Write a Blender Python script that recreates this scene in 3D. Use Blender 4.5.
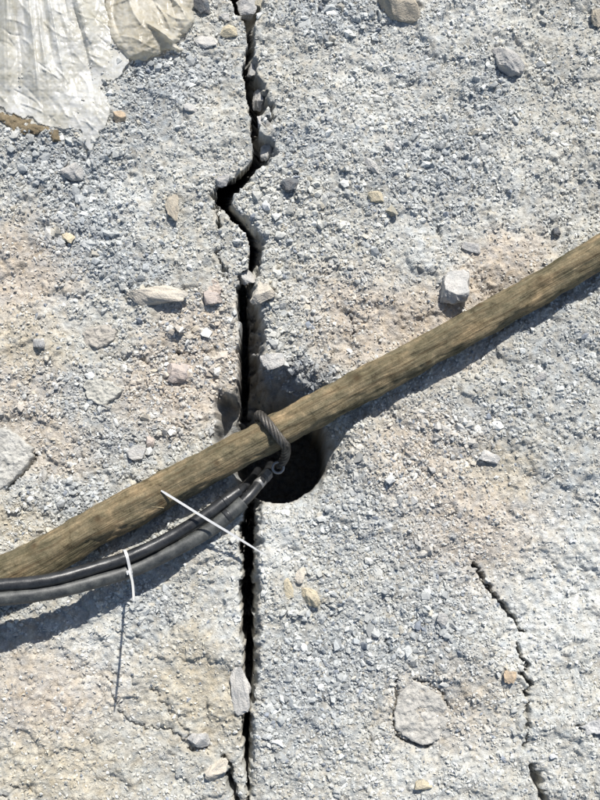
import bpy, math, random
import numpy as np
from mathutils import Vector, Matrix

for o in list(bpy.data.objects):
    bpy.data.objects.remove(o)
scene = bpy.context.scene
COL = scene.collection

# ------------------------------------------------------------------ camera
CAM_D, PXS, TILT = 1.25, 0.0013, math.radians(8)
FPX = CAM_D / PXS
camd = bpy.data.cameras.new('camera'); cam = bpy.data.objects.new('camera', camd); COL.objects.link(cam)
cam.location = (0, -CAM_D * math.sin(TILT), CAM_D * math.cos(TILT))
cam.rotation_euler = (TILT, 0, 0)
camd.sensor_fit = 'VERTICAL'; camd.sensor_height = 24
camd.lens = 24 * FPX / 800
camd.clip_start = 0.01; camd.clip_end = 500
scene.camera = cam

# ------------------------------------------------------------------ light
SUN_EL, SUN_AZ = 48, 19            # the sun stands beyond the top of the picture, a little to the right
el, az = math.radians(SUN_EL), math.radians(SUN_AZ)
world = bpy.data.worlds.new('World'); scene.world = world; world.use_nodes = True
wn = world.node_tree
sky = wn.nodes.new('ShaderNodeTexSky'); sky.sky_type = 'NISHITA'; sky.sun_disc = False
sky.sun_elevation = el; sky.sun_rotation = az
bg = wn.nodes['Background']; bg.inputs['Strength'].default_value = 0.085
wn.links.new(sky.outputs[0], bg.inputs['Color'])
sund = bpy.data.lights.new('sun', 'SUN'); sund.energy = 4.6; sund.angle = math.radians(0.5); sund.color = (1, 0.965, 0.91)
sun = bpy.data.objects.new('sun', sund); COL.objects.link(sun)
sdir = Vector((math.sin(az) * math.cos(el), math.cos(az) * math.cos(el), math.sin(el)))   # towards the sun
sun.rotation_euler = sdir.to_track_quat('Z', 'Y').to_euler()
sun.location = (0.5, 2, 3)
scene.view_settings.view_transform = 'Standard'; scene.view_settings.look = 'None'
scene.view_settings.exposure = 0.4; scene.view_settings.gamma = 1

# ------------------------------------------------------------------ survey: the photograph's pixels on the ground plane
CP = np.array(cam.location); FW = -CP / np.linalg.norm(CP); RT = np.array([1., 0, 0]); UP = np.cross(RT, FW)
def at(x, y, z=0.0):
    d = FW * FPX + RT * (x - 300) + UP * (400 - y)
    return Vector(CP + d * ((z - CP[2]) / d[2]))
def to_px(X, Y):
    vx, vy, vz = X - CP[0], Y - CP[1], -CP[2]
    w = vx * FW[0] + vy * FW[1] + vz * FW[2]
    return 300 + FPX * vx / w, 400 - FPX * (vy * UP[1] + vz * UP[2]) / w

# ------------------------------------------------------------------ noise
def perlin(x, y, seed=0):
    r = np.random.RandomState(seed); perm = r.permutation(1024); ang = r.rand(1024) * 2 * np.pi
    gx, gy = np.cos(ang), np.sin(ang)
    xi = np.floor(x).astype(np.int64); yi = np.floor(y).astype(np.int64); xf = x - xi; yf = y - yi
    u = xf * xf * xf * (xf * (xf * 6 - 15) + 10); v = yf * yf * yf * (yf * (yf * 6 - 15) + 10)
    def g(a, b):
        h = perm[(perm[(xi + a) & 1023] + yi + b) & 1023]
        return gx[h] * (xf - a) + gy[h] * (yf - b)
    n0 = g(0, 0) * (1 - u) + g(1, 0) * u; n1 = g(0, 1) * (1 - u) + g(1, 1) * u
    return (n0 * (1 - v) + n1 * v) * 1.5
def fbm(x, y, scale, octs=4, seed=0, gain=.5):
    s = np.zeros_like(x); a = 1.
    for i in range(octs):
        s += a * perlin(x / scale * 2 ** i + 17.3 * i, y / scale * 2 ** i - 9.1 * i, seed + i); a *= gain
    return s
def voronoi(x, y, scale, seed=0):
    r = np.random.RandomState(seed); perm = r.permutation(1024); jx = r.rand(1024); jy = r.rand(1024); val = r.rand(1024)
    x = x / scale; y = y / scale
    xi = np.floor(x).astype(np.int64); yi = np.floor(y).astype(np.int64)
    f1 = np.full(x.shape, 9.); f2 = np.full(x.shape, 9.); cid = np.zeros(x.shape)
    for a in (-1, 0, 1):
        for b in (-1, 0, 1):
            h = perm[(perm[(xi + a) & 1023] + yi + b) & 1023]
            d = np.hypot(xi + a + jx[h] - x, yi + b + jy[h] - y)
            n = d < f1
            f2 = np.where(n, f1, np.minimum(f2, d)); cid = np.where(n, val[h], cid); f1 = np.where(n, d, f1)
    return f1, f2, cid
def sstep(a, b, x):
    t = np.clip((x - a) / (b - a), 0, 1); return t * t * (3 - 2 * t)
def poly_dist(x, y, pts):
    d = np.full(x.shape, 1e9)
    for (ax, ay), (bx, by) in zip(pts[:-1], pts[1:]):
        dx, dy = bx - ax, by - ay
        t = np.clip(((x - ax) * dx + (y - ay) * dy) / (dx * dx + dy * dy), 0, 1)
        d = np.minimum(d, np.hypot(x - ax - t * dx, y - ay - t * dy))
    return d
def lerp_tab(y, tab):
    a = np.array(tab, float); return [np.interp(y, a[:, 0], a[:, i]) for i in range(1, a.shape[1])]

# ------------------------------------------------------------------ node helpers
def new_mat(name):
    m = bpy.data.materials.new(name); m.use_nodes = True
    return m, m.node_tree, m.node_tree.nodes['Principled BSDF']
def nd(t, typ, **kw):
    n = t.nodes.new(typ)
    for k, v in kw.items():
        if k in n.inputs: n.inputs[k].default_value = v
        else: setattr(n, k, v)
    return n
def ramp(t, fac, stops):
    r = t.nodes.new('ShaderNodeValToRGB'); e = r.color_ramp.elements
    while len(e) < len(stops): e.new(.5)
    for el_, (p, c) in zip(e, stops):
        el_.position = p; el_.color = (*c, 1) if len(c) == 3 else c
    t.links.new(fac, r.inputs[0]); return r
def mult(t, a, b, f=1.0, mode='MULTIPLY'):
    m = t.nodes.new('ShaderNodeMix'); m.data_type = 'RGBA'; m.blend_type = mode; m.inputs[0].default_value = f
    t.links.new(a, m.inputs[6]); t.links.new(b, m.inputs[7]); return m.outputs[2]
def bump(t, h, strength, dist, nrm=None):
    b = nd(t, 'ShaderNodeBump', Strength=strength, Distance=dist); t.links.new(h, b.inputs['Height'])
    if nrm: t.links.new(nrm, b.inputs['Normal'])
    return b.outputs[0]

def rock_mat(name, bump_d=0.0012, grain=(.72, 1.18)):
    """mineral surface: pigment from the 'col' attribute, broken up by grain"""
    m, t, p = new_mat(name)
    a = nd(t, 'ShaderNodeAttribute', attribute_name='col')
    tc = nd(t, 'ShaderNodeTexCoord')
    geo = nd(t, 'ShaderNodeNewGeometry')
    n1 = nd(t, 'ShaderNodeTexNoise', Scale=420., Detail=5., Roughness=.7); t.links.new(geo.outputs['Position'], n1.inputs['Vector'])
    n2 = nd(t, 'ShaderNodeTexNoise', Scale=1500., Detail=3., Roughness=.6); t.links.new(geo.outputs['Position'], n2.inputs['Vector'])
    r1 = ramp(t, n1.outputs[0], [(.3, (grain[0],) * 3), (.7, (grain[1],) * 3)])
    r2 = ramp(t, n2.outputs[0], [(.3, (.8, .8, .8)), (.68, (1.12, 1.11, 1.1))])
    c = mult(t, mult(t, a.outputs['Color'], r1.outputs[0]), r2.outputs[0])
    t.links.new(c, p.inputs['Base Color'])
    p.inputs['Roughness'].default_value = .93; p.inputs['Specular IOR Level'].default_value = .15
    vo = nd(t, 'ShaderNodeTexVoronoi', Scale=520.); t.links.new(geo.outputs['Position'], vo.inputs['Vector'])
    b0 = bump(t, vo.outputs['Distance'], .55, -bump_d * .9); b1 = bump(t, n1.outputs[0], .8, bump_d, b0); b2 = bump(t, n2.outputs[0], .6, bump_d * .4, b1)
    t.links.new(b2, p.inputs['Normal'])
    return m

def mesh_np(name, V, F, mat, cols=None, smooth=False, mat2=None):
    """V (n,3), F (m,3|4) int -> mesh datablock"""
    me = bpy.data.meshes.new(name); k = F.shape[1]
    me.vertices.add(len(V)); me.vertices.foreach_set('co', np.ascontiguousarray(V, np.float32).ravel())
    me.loops.add(F.size); me.loops.foreach_set('vertex_index', np.ascontiguousarray(F, np.int32).ravel())
    me.polygons.add(len(F)); me.polygons.foreach_set('loop_start', np.arange(0, F.size, k, dtype=np.int32))
    me.polygons.foreach_set('use_smooth', np.full(len(F), smooth))
    me.update(calc_edges=True); me.validate()
    if cols is not None:
        at_ = me.color_attributes.new('col', 'FLOAT_COLOR', 'POINT')
        at_.data.foreach_set('color', np.ascontiguousarray(np.c_[cols, np.ones(len(cols))], np.float32).ravel())
    me.materials.append(mat)
    return me
def link(name, me, parent=None, label=None, cat=None, group=None, kind=None):
    o = bpy.data.objects.new(name, me); COL.objects.link(o)
    if parent: o.parent = parent
    if label: o['label'] = label
    if cat: o['category'] = cat
    if group: o['group'] = group
    if kind: o['kind'] = kind
    return o

# ================================================================== GROUND
GREY = np.array([.452, .446, .405]); BLUE = np.array([.335, .357, .368]); PINK = np.array([.48, .415, .34])
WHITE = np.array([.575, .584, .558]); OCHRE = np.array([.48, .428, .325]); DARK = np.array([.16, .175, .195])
# stone of several kinds, and one dark patch of painted shade: (x, y, rx, ry, colour, weight, gravel)
PATCH = [
 (85,230,45,45,BLUE,.8,1), (60,165,60,26,BLUE,.6,.9), (165,78,45,26,BLUE,.75,.9), (150,120,40,30,BLUE,.4,.5), (335,18,45,28,BLUE,.75,.9),
 (490,88,26,30,BLUE,.6,.8), (418,62,30,22,BLUE,.35,.5), (430,165,60,50,BLUE,.45,.9), (310,150,40,40,BLUE,.4,.7), (560,365,50,60,BLUE,.25,.5),
 (298,385,38,24,DARK,.75,1), (345,520,70,55,BLUE,.25,1), (300,705,55,70,BLUE,.5,.7), (150,612,30,22,BLUE,.7,.8), (360,650,60,50,BLUE,.4,.9),  # DARK: gravel above the hole, the slope's shade painted into its colour
 (130,275,35,20,BLUE,.5,.8), (225,70,22,20,BLUE,.3,.5), (70,500,60,25,BLUE,.5,1), (120,440,45,30,BLUE,.25,1), (60,390,70,22,BLUE,.25,.9), (440,560,50,60,BLUE,.3,1),
 (440,640,40,40,BLUE,.35,.9), (570,480,50,40,BLUE,.2,.1), (470,430,60,35,BLUE,.25,.8), (290,210,50,50,GREY,.5,1), (285,320,40,35,GREY,.5,1), (325,250,70,40,GREY,.3,.8),
 (25,275,48,48,PINK,.9,.15), (200,350,50,50,PINK,.7,.6), (165,395,50,40,PINK,.75,.6), (375,330,60,45,PINK,.75,.35), (440,330,45,35,PINK,.8,.1),
 (490,285,40,35,PINK,.75,.05), (515,255,35,25,PINK,.6,.05), (480,530,70,50,PINK,.7,.3), (425,455,55,45,PINK,.6,.7), (500,470,40,30,OCHRE,.45,.1), (20,400,45,50,PINK,.5,.5),
 (60,450,40,30,PINK,.35,.4), (190,685,50,55,OCHRE,.6,.05), (50,690,70,45,PINK,.55,.1), (60,770,70,40,OCHRE,.5,.1), (440,705,60,50,PINK,.2,.3), (270,330,40,30,GREY,.3,.8),
 (330,295,40,30,PINK,.35,.5), (195,210,30,45,GREY,.6,.4), (30,345,35,30,OCHRE,.5,.2), (150,560,40,12,PINK,.3,.6), (20,520,40,26,OCHRE,.5,.4), (225,620,16,60,WHITE,.4,.2),
 (570,560,60,70,WHITE,.7,.05), (545,620,60,50,WHITE,.55,.15), (430,780,70,40,WHITE,.25,.2), (465,20,60,35,WHITE,.35,.3), (560,60,70,70,GREY,.4,.4), (280,535,26,30,WHITE,.8,.2),
 (230,120,30,50,GREY,.4,.3), (205,160,45,40,WHITE,.2,.2), (125,205,30,25,WHITE,.45,.1), (110,650,60,40,WHITE,.35,.15), (380,120,60,50,WHITE,.25,.4), (370,60,45,35,WHITE,.2,.4),
 (560,170,60,50,GREY,.4,.5), (420,240,50,35,WHITE,.35,.15), (530,190,40,40,WHITE,.3,.2), (60,310,30,20,WHITE,.3,.2), (220,700,30,50,OCHRE,.3,.05), (330,760,70,50,GREY,.3,.5), (560,740,50,60,WHITE,.2,.3), (150,740,60,50,GREY,.4,.05),
]
# main fissure: y, left lip, right lip, width of the broken slope on its right side
CRACK = [(-400,238,252,6),(-120,232,246,6),(-30,230,258,8),(0,231,258,6),(14,236,256,6),(22,244,251,6),(43,246,251,6),(60,246,250,7),(67,243,250,7),(75,241,250,8),(85,245,251,14),(97,247,252,17),
 (110,248,255,16),(122,250,256,14),(135,251,257,6),(143,251,256,15),(155,252,258,14),(163,252,262,8),(172,243,254,4),(179,235,247,4),(187,214,239,4),(194,215,233,3),(200,217,231,3),(207,222,231,3),
 (213,226,235,4),(219,231,241,5),(227,240,248,6),(235,247,255,7),(247,251,259,6),(260,250,257,8),(269,249,254,8),(276,240,249,10),(285,237,246,10),(300,237,247,13),(326,238,249,19),(350,238,250,14),
 (373,238,250,13),(400,237,249,22),(430,234,246,20),(480,240,254,8),(503,242,254,6),(533,241,254,8),(567,241,253,9),(600,241,253,8),(633,242,254,8),(667,243,253,8),(680,245,251,9),(700,248,250,8),
 (707,246,249,6),(712,241,248,6),(733,242,249,6),(760,243,250,7),(780,245,250,5),(800,246,249,5),(850,240,248,5),(950,236,246,5),(1300,240,250,5)]
HOLE = (277, 450, 51, 53)
FINE = [  # hairline and open fractures: points, half width, depth mm
 ([(213,193),(216,205),(219,216),(217,230)], 2.0, 30), ([(216,245),(219,256),(224,270),(227,278)], 1.4, 14), ([(474,563),(482,578),(490,590),(500,602),(515,622),(523,633)], 1.7, 26),
 ([(517,643),(521,656),(526,668)], 1.8, 26), ([(519,672),(524,678),(530,683),(527,695)], 2.4, 28), ([(528,705),(526,725),(525,748)], 1.5, 16), ([(530,766),(536,778),(541,792),(549,815)], 5.0, 34),
 ([(395,668),(397,690),(394,712),(394,730),(402,738),(413,744),(430,746)], 1.6, 12), ([(412,678),(428,683),(441,692),(450,708)], 1.2, 8),
 ([(108,676),(114,700),(121,716),(134,724),(146,729),(165,729),(178,736),(190,751)], 1.7, 12), ([(152,690),(168,712),(182,728),(191,738)], 1.6, 10), ([(190,738),(189,750),(206,748)], 2.2, 14), ([(130,676),(137,692)], 1.6, 9),
 ([(70,680),(90,675),(112,676),(124,675)], 1.2, 7), ([(118,650),(126,640),(138,652)], 1.6, 8), ([(222,757),(229,766),(232,778),(229,790)], 2.0, 20), ([(227,778),(233,792),(237,806)], 4.0, 40),
 ([(36,455),(30,466),(20,477),(8,491)], 1.5, 12), ([(430,205),(436,220),(440,240),(446,258)], .9, 5), ([(0,790),(10,800),(20,818)], 2., 14), ([(14,783),(24,790),(34,792)], 1.2, 8),
 ([(330,420),(338,412),(352,405)], 2, 5),
 ([(355,400),(362,390),(356,378)], 1, 6), ([(352,340),(354,325),(350,312)], 1.2, 7), ([(575,726),(588,722),(604,720)], 1.0, 8), ([(390,655),(386,640),(389,655)], 1, 8), ([(365,725),(371,745),(369,760)], 1., 6),
 ([(128,300),(124,288),(130,282)], 1., 5), ([(160,352),(190,353),(215,348)], 1.1, 6), ([(100,357),(150,361),(180,352)], 1., 5)]

pa, pb = at(-70, -70), at(670, 870)
STEP = 0.00150
hx = 0.475
xs = np.arange(-hx, hx + STEP / 2, STEP); ys = np.arange(pb.y, pa.y, STEP)
grow = []
s, c = STEP, 0.
while c < 30: s *= 1.22; c += s; grow.append(c)
grow = np.array(grow)
XS = np.r_[xs[0] - grow[::-1], xs, xs[-1] + grow]; YS = np.r_[ys[0] - grow[::-1], ys, ys[-1] + grow]
GX, GY = np.meshgrid(XS, YS)
PX, PY = to_px(np.clip(GX, -1.0, 1.0), np.clip(GY, -1.3, 1.3))
NX, NY = GX / PXS, -GY / PXS           # world metres in units of 1.3 mm, for the noise

wx, wy = PX + 11 * fbm(NX, NY, 26, 4, 5), PY + 11 * fbm(NX, NY, 26, 4, 9)
col = np.tile(GREY, (*GX.shape, 1)); wsum = np.full(GX.shape, .27)
gr = np.full(GX.shape, .40) * .27
acc = col * wsum[..., None]
for (x, y, rx, ry, cc, w, g) in PATCH:
    k = w * np.exp(-1.2 * (((wx - x) / rx) ** 2 + ((wy - y) / ry) ** 2) ** 1.3)
    acc += k[..., None] * cc; wsum += k; gr += k * g
base = acc / wsum[..., None]; gravel = np.clip(gr / wsum, 0, 1)
gravel = np.clip(gravel + .35 * fbm(NX, NY, 22, 3, 41), .03, 1)
gravel = np.clip(.04 + .96 * sstep(.22, .82, gravel), 0, 1); rough = sstep(.05, .7, gravel)

H = np.zeros(GX.shape)
H += 9 * fbm(NX, NY, 190, 3, 1) + 3.2 * fbm(NX, NY, 55, 3, 20)
Hbroad = H.copy(); H = np.zeros(GX.shape)
H += (1.1 + 1.0 * rough) * fbm(NX, NY, 16, 4, 30, .62)
rid = 1 - np.abs(fbm(NX, NY, 34, 4, 77, .6)); H += 1.6 * rid
v1, v2, vid = voronoi(NX + 3 * fbm(NX, NY, 9, 2, 3), NY + 3 * fbm(NX, NY, 9, 2, 4), 9.5, 7)
peb = np.minimum(v2 - v1, .42) * vid
u1, u2, uid = voronoi(NX + 1.5 * fbm(NX, NY, 5, 2, 13), NY + 1.5 * fbm(NX, NY, 5, 2, 14), 4.6, 8)
peb2 = np.minimum(u2 - u1, .45) * (.3 + uid)
H += rough * 5.0 * peb + (.35 + .65 * rough) * 2.3 * peb2
H += 1.0 * fbm(NX, NY, 4.6, 2, 60) + .9 * np.minimum(1 - np.abs(fbm(NX, NY, 7, 2, 62)), .9) + .8 * (1 - rough) * fbm(NX, NY, 3.2, 1, 66)
# crust scabs: low steps of dust crust on the smooth parts
sc_ = fbm(NX, NY, 42, 4, 90); H += (1 - .6 * rough) * 2.8 * sstep(.03, .08, sc_) + 2.2 * sstep(.22, .26, sc_)
# scrape marks, lower left and right
for (x, y, rx, ry, a, per) in ((140,640,28,22,35,7.5), (548,440,36,22,38,8), (560,560,50,60,42,13)):
    ca, sa = math.cos(math.radians(a)), math.sin(math.radians(a))
    t = (-(PX - x) * sa + (PY - y) * ca) + 2 * fbm(NX, NY, 20, 2, 6)
    k = np.exp(-(((PX - x) / rx) ** 2 + ((PY - y) / ry) ** 2)); H += 1.0 * k * np.sin(t * 2 * np.pi / per)

soft = np.zeros(GX.shape)          # places where a flat stone lies level with the crust
for (x, y, rx, ry) in ((421,712,28,33),(5,460,34,36),(103,393,19,13),(99,337,18,11)):
    soft = np.maximum(soft, sstep(1.15, .85, np.hypot((PX - x) / rx, (PY - y) / ry)))
H = Hbroad + H * (1 - .85 * soft) + 1.5 * soft
b1_, b2_, bid = voronoi(NX + 3 * fbm(NX, NY, 10, 2, 15), NY + 3 * fbm(NX, NY, 10, 2, 16), 15, 19)
jl = 1.6 * fbm(NX, NY, 11, 4, 101, .65) + 3.2 * (bid - .5); jag = np.interp(PY, [255, 290, 430, 480], [1, .15, .15, .6]); jr = 1.6 * fbm(NX, NY, 11, 4, 111, .65) + jag * 3.2 * ((bid * 37.7) % 1 - .5)
lo, hi, sl = lerp_tab(PY, CRACK)
lowr = 1 + .15 * sstep(500, 530, PY); lo = lo + jl * lowr; hi = hi + jr * lowr; sl = np.maximum(sl * (1 + .9 * jag * ((bid * 91.3) % 1 - .45)) + 3 * fbm(NX, NY, 12, 3, 121), 1.5)
hx_, hy_, ha, hb = HOLE
rr = np.hypot((PX - hx_) / ha, (PY - hy_) / hb) + .03 * fbm(NX, NY, 22, 4, 131, .65)
dd = (rr - 1) * 52
# the ground sinks towards the hole and, right of the fissure, towards the fissure
H += -30 * np.exp(-np.clip(dd, 0, 400) / 17) * sstep(-70, 30, 60 - (PY - 440)) * (.35 + .65 * sstep(-20, 40, PX - PY + 205))
nzh = 6 * fbm(NX, NY, 14, 3, 145)
H += -52 * np.exp(-((PX + nzh - 274) / 44) ** 2 - (np.clip((408 - PY + nzh) / 25, -.2, 9)) ** 2) * (PX > lo) * sstep(470, 440, PY)
H += -64 * sstep(388, 404, PY + nzh) * sstep(213, 223, PX + nzh * .5) * (PX < lo + 2) * sstep(470, 440, PY)
H += -9 * np.exp(-np.clip(dd, 0, 400) / 6)
inslope = np.clip((PX - hi) / sl, -1, 1)
sdepth = np.interp(PY, [-50, 60, 90, 120, 150, 180, 240, 280, 310, 400, 440, 500, 560, 700, 800], [20, 30, 80, 75, 75, 30, 26, 40, 75, 70, 50, 24, 26, 24, 16])
onright = (PX > hi - 2) & (PX < hi + 60)
H = np.where(onright & (inslope < 1), H + np.clip(1 - inslope, 0, 1) * np.clip(sdepth / 40, 0, 1.5) * (11 * (vid - .5) + 6 * (uid - .5)), H)
H = np.where(onright, H - sdepth * np.clip(1 - inslope, 0, 1) ** 1.15 * (1 + .3 * fbm(NX, NY, 14, 3, 141)), H)
H -= 2.5 * np.exp(-np.clip(lo - PX, 0, 99) / 2) * (PX < lo + 1)
void = np.clip(np.minimum(PX - lo, hi - PX), -3, 8)       # >0 inside the fissure
wid = np.maximum(hi - lo, .1)
H = np.where(void > 0, np.minimum(H, -18 - np.minimum(void * 55, 14 * wid) + 7 * fbm(NX, NY, 12, 3, 151)), H)
H = np.where(dd < 0, np.minimum(H, -22 + np.maximum(dd * 75, -330) + 4 * fbm(NX, NY, 10, 3, 161)), H)
fade = np.zeros(GX.shape)
for pts, hw, dp in FINE:
    x0, x1 = min(p[0] for p in pts) - 12, max(p[0] for p in pts) + 12; y0, y1 = min(p[1] for p in pts) - 12, max(p[1] for p in pts) + 12
    m = (PX > x0) & (PX < x1) & (PY > y0) & (PY < y1)
    wxx = PX[m] + 3.4 * fbm(NX[m], NY[m], 7, 3, 171); wyy = PY[m] + 3.4 * fbm(NX[m], NY[m], 7, 3, 175)
    d = poly_dist(wxx, wyy, pts); h2 = hw * np.clip(.8 + .9 * perlin(NX[m] / 8, NY[m] / 8, 181), .5, 1.8)
    dp = dp * (.38 if pts[0][1] > 630 and pts[0][0] < 200 else .8); h2 = h2 * (.55 if pts[0][1] > 630 and pts[0][0] < 200 else .85)
    H[m] -= dp * (1 - sstep(h2 * .35, h2 + 1.0, d)) + 1.5 * np.exp(-d / 4)
# hollow under the hose and pole stays clear
Hm = H / 1000.0
far = np.maximum(np.abs(GX) - .6, np.abs(GY) - .75)
Hm = Hm + np.clip(far, 0, 40) * .02 * fbm(GX, GY, 3.0, 3, 191)
# ground colour: random tone and specks, darker with depth
val = 1 + .16 * fbm(NX, NY, 7, 3, 201) + .12 * fbm(NX, NY, 60, 3, 205)
val = val * (1 + rough * .36 * (vid - .5)) * (1 + .24 * (uid - .5))
tint = fbm(NX, NY, 9, 3, 211)[..., None] * np.array([.025, .0, -.03])
speck = (uid * 7919 % 1.0)[..., None]
bl = rough[..., None] * .4 * sstep(.6, .9, speck)
base = base * (1 - bl) + BLUE * bl
deep = np.clip(-(H + 24) / 20, 0, 1)[..., None] * .55          # blends to a darker grey the deeper the surface lies
base = base * (1 - deep) + np.array([.22, .215, .205]) * deep
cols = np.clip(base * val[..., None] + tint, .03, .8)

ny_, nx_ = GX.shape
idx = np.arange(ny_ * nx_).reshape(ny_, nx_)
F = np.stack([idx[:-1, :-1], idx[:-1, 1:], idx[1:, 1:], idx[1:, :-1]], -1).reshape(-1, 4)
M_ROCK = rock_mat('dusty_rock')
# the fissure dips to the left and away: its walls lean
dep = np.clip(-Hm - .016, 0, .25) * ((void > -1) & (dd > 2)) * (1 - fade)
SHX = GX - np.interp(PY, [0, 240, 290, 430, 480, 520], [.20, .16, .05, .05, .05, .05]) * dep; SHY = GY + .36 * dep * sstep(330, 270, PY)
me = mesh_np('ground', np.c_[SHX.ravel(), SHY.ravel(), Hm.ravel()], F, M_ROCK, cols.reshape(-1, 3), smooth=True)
link('ground', me, kind='structure', label='dusty grey rock ground split by a long fissure and a drilled hole', cat='ground')

def samp(A, x, y):
    i = np.clip(np.searchsorted(XS, x) - 1, 0, nx_ - 2); j = np.clip(np.searchsorted(YS, y) - 1, 0, ny_ - 2)
    return A[j, i]
def gz(x, y, r=0.006):
    """typical ground height round a point"""
    a = np.array([[x + r * i, y + r * j] for i in (-1, 0, 1) for j in (-1, 0, 1)])
    return float(np.median(samp(Hm, a[:, 0], a[:, 1])))

# ================================================================== GRAVEL (nobody could count it)
def icosa():
    p = (1 + 5 ** .5) / 2
    v = np.array([(-1,p,0),(1,p,0),(-1,-p,0),(1,-p,0),(0,-1,p),(0,1,p),(0,-1,-p),(0,1,-p),(p,0,-1),(p,0,1),(-p,0,-1),(-p,0,1)], float)
    f = np.array([(0,11,5),(0,5,1),(0,1,7),(0,7,10),(0,10,11),(1,5,9),(5,11,4),(11,10,2),(10,7,6),(7,1,8),(3,9,4),(3,4,2),(3,2,6),(3,6,8),(3,8,9),(4,9,5),(2,4,11),(6,2,10),(8,6,7),(9,8,1)])
    return v / np.linalg.norm(v[0]), f
def scatter(seed, N0, smin, smax, power, frac, V0, F0, sink, gpow, floor_):
    rs = np.random.RandomState(seed)
    qx = rs.uniform(-.46, .46, N0); qy = rs.uniform(YS[len(grow)], YS[-len(grow) - 1], N0)
    size = np.minimum(smin * (1 - rs.rand(N0)) ** (-1 / power), smax)
    g = samp(gravel, qx, qy) * (1 - .6 * samp(soft, qx, qy)); hh = samp(Hm, qx, qy)
    slope_h = np.abs(samp(Hm, qx + .004, qy) - samp(Hm, qx - .004, qy)) + np.abs(samp(Hm, qx, qy + .004) - samp(Hm, qx, qy - .004))
    keep = (rs.rand(N0) < floor_ + (1 - floor_) * g ** gpow) & (hh > -.045) & (slope_h < .016) & (size < .0022 + .0046 * g) & (rs.rand(N0) < frac)
    qx, qy, size, hh = qx[keep], qy[keep], size[keep], hh[keep]; n = len(qx); nv = len(V0)
    VV = V0[None] * (1 + .30 * rs.randn(n, nv, 1).clip(-1.3, 1.3))
    VV = VV * (np.c_[1 + .45 * rs.rand(n), .75 + .35 * rs.rand(n), .5 + .3 * rs.rand(n)][:, None, :])
    q = rs.randn(n, 4) * np.array([1, .35, .35, 1]); q /= np.linalg.norm(q, axis=1)[:, None]
    w_, x_, y_, z_ = q.T
    R = np.stack([1-2*(y_*y_+z_*z_), 2*(x_*y_-z_*w_), 2*(x_*z_+y_*w_), 2*(x_*y_+z_*w_), 1-2*(x_*x_+z_*z_), 2*(y_*z_-x_*w_), 2*(x_*z_-y_*w_), 2*(y_*z_+x_*w_), 1-2*(x_*x_+y_*y_)], -1).reshape(n, 3, 3)
    VV = np.einsum('nij,nkj->nki', R, VV) * size[:, None, None]
    VV += np.stack([qx, qy, hh + size * rs.uniform(sink, sink + .6, n)], -1)[:, None, :]
    gc = np.stack([samp(base[..., i], qx, qy) for i in range(3)], -1); k = rs.rand(n)
    gc = np.where((k < .15)[:, None], gc * .5 + BLUE * .5, gc)
    gc = np.where(((k > .15) & (k < .36))[:, None], gc * .45 + WHITE * .6, gc)
    gc = np.where(((k > .36) & (k < .40))[:, None], gc * .5 + OCHRE * .5, gc)
    gc = np.where(((k > .40) & (k < .43))[:, None], DARK * 1.4, gc)
    gc = np.clip(gc * rs.uniform(.86, 1.36, (n, 1)), .04, .72)
    return VV.reshape(-1, 3), (F0[None] + (np.arange(n) * nv)[:, None, None]).reshape(-1, 3), np.repeat(gc, nv, 0)
iv, if_ = icosa()
ov = np.array([(1,0,0),(-1,0,0),(0,1,0),(0,-1,0),(0,0,1),(0,0,-1)], float); of = np.array([(0,2,4),(2,1,4),(1,3,4),(3,0,4),(2,0,5),(1,2,5),(3,1,5),(0,3,5)])
A1 = scatter(3, 130000, .0016, .0066, 2.5, .8, iv, if_, -.32, 1.3, .02)
A2 = scatter(4, 200000, .0011, .0022, 2.6, .72, ov * 1.15, of, -.2, .8, .13)
VV = np.r_[A1[0], A2[0]]; GF = np.r_[A1[1], A2[1] + len(A1[0])]; gc = np.r_[A1[2], A2[2]]
M_GRAIN = rock_mat('gravel_grain', .0005, (.86, 1.12))
link('gravel', mesh_np('gravel', VV.reshape(-1, 3), GF, M_GRAIN, gc), kind='stuff', label='loose angular grey and bluish gravel scattered over the rock', cat='gravel')

# ================================================================== STONES
import bmesh
def stone_mesh(name, a, b, c, seed, color, cuts=9, sub=3, rough_=.10, mat=None):
    rg = random.Random(seed); bm = bmesh.new(); bmesh.ops.create_icosphere(bm, subdivisions=sub, radius=1)
    V = np.array([v.co[:] for v in bm.verts]); Fc = np.array([[l.vert.index for l in f.loops] for f in bm.faces]); bm.free()
    V = np.sign(V) * np.abs(V) ** .8
    for i in range(cuts):
        nrm = np.array([rg.gauss(0, 1), rg.gauss(0, 1), rg.gauss(0, .8)]); nrm /= np.linalg.norm(nrm); d = rg.uniform(.45, .8)
        s_ = V @ nrm - d; V -= np.clip(s_, 0, 9)[:, None] * nrm * .985
    o = seed * 13.7
    nz = perlin(V[:, 0] * 2.1 + o + V[:, 2], V[:, 1] * 2.1 - V[:, 2] * 1.3, seed) * rough_ * 1.6 + perlin(V[:, 0] * 6 + o + V[:, 2] * 4, V[:, 1] * 6 - V[:, 2] * 5, seed + 1) * rough_ * .6
    V = V * (1 + nz[:, None])
    lo_, hi_ = V.min(0), V.max(0); V = (V - (lo_ + hi_) / 2) / ((hi_ - lo_) / 2)
    cn = perlin(V[:, 0] * 1.8 + o, V[:, 1] * 1.8 + V[:, 2] * 2, seed + 2)
    color = np.array(color) * .66 + np.array([.46, .44, .41]) * .34 if max(color) > .2 else np.array(color)
    color = color * 1.04
    cl = np.clip(np.array(color)[None] * (1 + .22 * cn[:, None]) + cn[:, None] * np.array([.02, 0, -.02]), .03, .8)
    return mesh_np(name, V * np.array([a, b, c]), Fc, mat or M_STONE, cl)
M_STONE = rock_mat('loose_stone', .0010, (.78, 1.14))
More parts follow.
